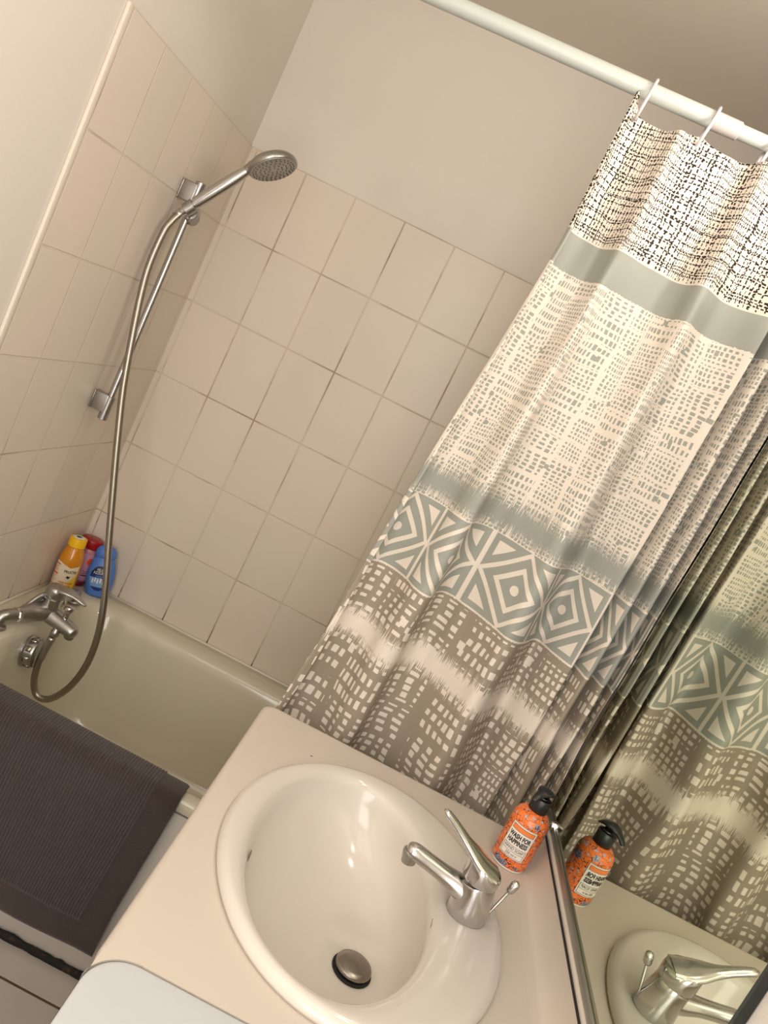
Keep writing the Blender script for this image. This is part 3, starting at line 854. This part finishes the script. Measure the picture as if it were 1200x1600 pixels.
def onbowl(x, y):
    h = bv.ray_cast(Vector((x, y, 2)), Vector((0, 0, -1)))
    return h[0] + Vector((0, 0, .0005))
mk('maker_mark', *join(*[([onbowl(1.1128 + .0002*k + a*.0008, -1.2330 + .0034*k + b) for a, b in ((0, 0), (1, .0003), (1, .0021 - .0008*(k % 2)), (0, .0017))], [(0, 1, 2, 3)]) for k in range(-2, 3)]), M['gap'], sk, smooth=False)
pg_ = mk('drain_plug', *lathe([(.0235, .004), (.0262, .006), (.0268, .009), (.0255, .0115), (.018, .0135), (.006, .0145), (.0006, .0146)], (DR[0], DR[1], zb), n=48), M['plug'], sk)
mk('drain_ring', *lathe([(.0245, .0005), (.029, .0015), (.0295, .0030), (.0275, .0040), (.023, .0042)], (DR[0], DR[1], zb-.0005), n=48), M['gap'], sk)

# ------------------------------------------------------------------ basin tap
TX, TY, TZ = 1.156, -1.198, CNT+.0155
tp = thing('basin_tap', (TX, TY, TZ), 'chrome single lever mixer tap on the washbasin', 'tap')
bdy = sweep([(TX, TY, TZ-.001), (TX, TY, TZ+.002), (TX-.001, TY, TZ+.020), (TX-.003, TY, TZ+.036), (TX-.005, TY, TZ+.050), (TX-.006, TY, TZ+.0535)], [(.0265, .0285), (.0278, .0298), (.0268, .0285), (.0258, .0268), (.0248, .0255), (.0238, .0245)], 40, up=(-1, 0, 0))
spn = cr([(TX-.004, TY, TZ+.029, .021, .020), (TX-.026, TY, TZ+.0325, .0185, .0165), (TX-.050, TY, TZ+.038, .0142, .0128), (TX-.075, TY, TZ+.0430, .0128, .0118), (TX-.096, TY, TZ+.0465, .0130, .0122), (TX-.1065, TY, TZ+.0470, .0125, .0118), (TX-.1125, TY, TZ+.0468, .0085, .0085), (TX-.1145, TY, TZ+.0466, .002, .002)], 6)
mk('body', *join(bdy, sweep([p[:3] for p in spn], [(p[3], p[4]) for p in spn], 32)), M['chrome'], tp, autosmooth=50)
mk('aerator', *lathe([(.0085, 0), (.0105, .001), (.0108, .010), (.0118, .0115), (.0118, .018), (.0105, .020)], (TX-.1035, TY, TZ+.0285), (-.18, 0, 1), n=28), M['chrome2'], tp, autosmooth=40)
# lever: a slanted cap that runs out into a rising blade
capr = []
for zz, rx, ry, dx, tilt in ((.0550, .0252, .0258, -.006, 0), (.0565, .0262, .0268, -.006, 0), (.070, .0268, .0272, -.0065, .10), (.0775, .0268, .0270, -.0075, .22), (.0800, .0255, .0255, -.008, .25), (.0812, .018, .018, -.009, .26), (.0816, .004, .004, -.009, .26)):
    ring_ = []
    for k in range(40):
        a = 2*PI*k/40; x_ = rx*math.cos(a); y_ = ry*math.sin(a)
        ring_.append((TX + dx + x_, TY + y_, TZ + zz - x_*tilt))
    capr.append(ring_)
bld = cr([(TX+.010, TY, TZ+.073, .0235, .006), (TX-.010, TY, TZ+.0785, .0255, .0075), (TX-.026, TY, TZ+.0855, .0225, .0078), (TX-.045, TY, TZ+.096, .0135, .0065), (TX-.062, TY, TZ+.1065, .0095, .0058), (TX-.079, TY, TZ+.1165, .0080, .0052), (TX-.089, TY, TZ+.1215, .0068, .0045), (TX-.0935, TY, TZ+.1235, .0025, .002)], 6)
mk('lever_handle', *join(loft(capr), sweep([p[:3] for p in bld], [(p[3], p[4]) for p in bld], 24)), M['chrome'], tp, autosmooth=45)
pr = mk('pop_up_rod', *sweep([(TX+.0255, TY+.001, TZ-.002), (TX+.0275, TY+.001, TZ+.012), (TX+.040, TY+.003, TZ+.064)], .0022, 12), M['chrome2'], tp)
mk('rod_knob', *lathe([(.0025, -.002), (.0050, 0), (.0062, .003), (.0064, .012), (.0052, .0165), (.0022, .0185)], (TX+.0385, TY+.0028, TZ+.058), (.23, .03, 1), n=24), M['chrome'], pr, autosmooth=50)

# ------------------------------------------------------------------ soap dispenser
sb_ = Vector((1.2412, -.979, CNT+.0003))
so = thing('soap_dispenser', tuple(sb_), 'orange floral hand soap pump bottle in the rear corner of the counter', 'soap bottle')
spf = [(.0262, .0028), (.0298, .004), (.0315, .008), (.0318, .014), (.0318, .078), (.0312, .086), (.0285, .094), (.0235, .100), (.0175, .1035), (.0140, .1045)]
mk('body', *lathe(spf, sb_, n=56), M['orange'], so)
mk('base_rim', *lathe([(.0262, 0), (.0290, .0008), (.0298, .0032), (.0270, .0036)], sb_, n=48), M['cream'], so)
col_ = mk('collar', *lathe([(.0150, .1035), (.0158, .1045), (.0158, .1260), (.0148, .1275), (.0095, .1285), (.0090, .1300)], sb_, n=36), M['black'], so, autosmooth=40)
hdv = Vector((-.62, -.78, 0)).normalized(); hsv = Vector((-hdv.y, hdv.x, 0))
hb = sb_ + Vector((0, 0, .136))
nzl = cr([(-.0185, -.004, .0105, .0025), (-.011, .001, .0140, .0045), (.0, .0045, .0150, .0055), (.010, .0042, .0125, .0050), (.018, .0015, .0085, .0042), (.026, -.002, .0064, .0038), (.0315, -.0065, .0050, .0034), (.0330, -.0085, .0042, .003)], 5)
mk('pump_head', *join(lathe([(.0080, -.0095), (.0078, .0), (.0088, .0005), (.0088, .003)], hb, n=24),
                      sweep([hb + hdv*p[0] + Vector((0, 0, p[1])) for p in nzl], [(p[2], p[3]) for p in nzl], 20)), M['black'], so)
sf = onb(sb_, (0, 0, 1), (-.33, -.94, 0), lambda y: .0318)
slb = mk('label', *wrapped(rect2(-.0225, .0225, .0225, .0805, 24, 6), lambda x, y: sf(x, y, .0003)), M['cream'], so)
def frame(x0, x1, y0, y1, w=.00055):
    return [rect2(x0, x1, y0, y0+w, 20, 1), rect2(x0, x1, y1-w, y1, 20, 1), rect2(x0, x0+w, y0, y1, 1, 4), rect2(x1-w, x1, y0, y1, 1, 4)]
print_on(slb, frame(-.0225, .0225, .0225, .0805, .0004) + frame(-.0198, .0198, .0690, .0775), sf, M['ink'], .0007, 'label_frame')
print_on(slb, [rect2(-.0193, .0193, .0695, .0770, 20, 1)], sf, M['oband'], .0006, 'orange_bar')
print_on(slb, [at(text_shape('WASH FOR', .0112, .66, .00045), 0, .0608), at(text_shape('HAPPINESS', .0112, .66, .00045), 0, .0505)], sf, M['ink'], .0008, 'bold_words')
print_on(slb, frame(-.0198, .0198, .0245, .0430) + [rect2(-.0198, .0198, .0335, .0340, 20, 1)] + [at(text_shape('HAND SOAP', .0072, .84, 0), 0, .0384), at(text_shape('350 ml \u212e', .0066, .84, 0), 0, .0290)], sf, M['ink'], .0008, 'small_words')

# ------------------------------------------------------------------ mirror
mi = thing('wall_mirror', (1.305, -1.2, .88), 'large frameless wall mirror with a chrome bottom rail beside the counter', 'mirror')
MY0, MY1, MZ0, MZ1 = -1.548, -.850, .8935, 2.02
mk('glass', *box(1.3000, 1.3015, MY0, MY1, MZ0, MZ1), M['mirror'], mi, smooth=False)
mk('backing', *box(1.3015, 1.3110, MY0-.0030, MY1+.001, MZ0-.001, MZ1+.001), M['medge'], mi, smooth=False)
mk('bottom_rail', *join(box(1.2945, 1.3000, MY0+.001, MY1-.012, MZ0-.0045, MZ0+.0070, .0018, 3), box(1.3000, 1.3110, MY0+.001, MY1-.012, MZ0-.0045, MZ0-.0012)), M['chrome2'], mi, autosmooth=40)
mk('corner_clip', *lathe([(.0065, -.004), (.0075, -.003), (.0075, .009), (.0060, .011), (.002, .0115)], (1.3000, -.928, MZ0+.007), (-1, 0, 0), (0, 0, 1), 24), M['chrome'], mi, autosmooth=40)

# ------------------------------------------------------------------ white appliance in front of the counter
ap = thing('white_appliance', (1.03, -1.83, 0), 'plain white appliance with a rounded top corner at the counter\'s near end', 'appliance')
AY = CY0-.0018
ar = [rrect(.7575, 1.300, -2.12, AY, .045, z, 14) for z in (.012, CNT-.05, CNT-.0026)]
ar += [rrect(.7580, 1.2995, -2.1195, AY-.0005, .0447, CNT-.0009, 14), rrect(.7592, 1.2985, -2.1185, AY-.0015, .044, CNT-.0001, 14), rrect(.7615, 1.296, -2.116, AY-.0035, .043, CNT+.0002, 14)]
mk('housing', *loft(ar), M['appl'], ap, autosmooth=50)
mk('plinth', *box(.79, 1.27, -2.09, -1.56, 0, .0125), M['gap'], ap, smooth=False)

# ------------------------------------------------------------------ light
def area(name, loc, target, sx, sy, power, col):
    l = bpy.data.lights.new(name, 'AREA'); l.shape = 'RECTANGLE'; l.size = sx; l.size_y = sy
    l.energy = power; l.color = col
    o = bpy.data.objects.new(name, l); COL.objects.link(o)
    o.location = loc
    o.rotation_euler = (Vector(target) - Vector(loc)).to_track_quat('-Z', 'Y').to_euler()
    return o
def bulb(name, loc, power, r, col):
    l = bpy.data.lights.new(name, 'POINT'); l.energy = power; l.shadow_soft_size = r; l.color = col
    o = bpy.data.objects.new(name, l); COL.objects.link(o); o.location = loc
    return o
WARM = (1, .91, .80)
for yy in (-1.06, -1.44):      # two small lamps on the mirror wall
    area('vanity_lamp', (1.285, yy, 2.10), (.2, yy, 1.92), .10, .16, 3.2, WARM)
area('ceiling_lamp', (.62, -2.0, 2.36), (.62, -1.9, 0), 1.1, 1.2, 6, (1, .96, .92))
area('rear_fill_light', (.80, -2.95, 1.36), (.30, 0, 1.25), .95, 1.7, 25.5, (1, .985, .975))  # soft fill light added behind the camera to brighten the walls
w = bpy.data.worlds.new('World'); S.world = w; w.use_nodes = True
w.node_tree.nodes['Background'].inputs[0].default_value = (.02, .02, .02, 1)

# ------------------------------------------------------------------ camera (solved from the tile grid)
cam = bpy.data.cameras.new("camera"); cam.sensor_fit = "VERTICAL"; cam.sensor_height = 36; cam.lens = 27.8686
cam.clip_start = .01
co = bpy.data.objects.new("camera", cam); COL.objects.link(co)
co.matrix_world = Matrix(((0.891274, -0.452273, 0.032857, 0.83892), (0.105265, 0.135873, -0.985118, -2.22151), (0.441078, 0.881469, 0.168709, 1.47462), (0, 0, 0, 1)))
S.camera = co
S.view_settings.view_transform = 'Standard'
S.view_settings.look = 'None'
S.view_settings.gamma = 1
S.view_settings.use_curve_mapping = False
S.view_settings.exposure = .1
S.cycles.caustics_reflective = False
S.cycles.caustics_refractive = False
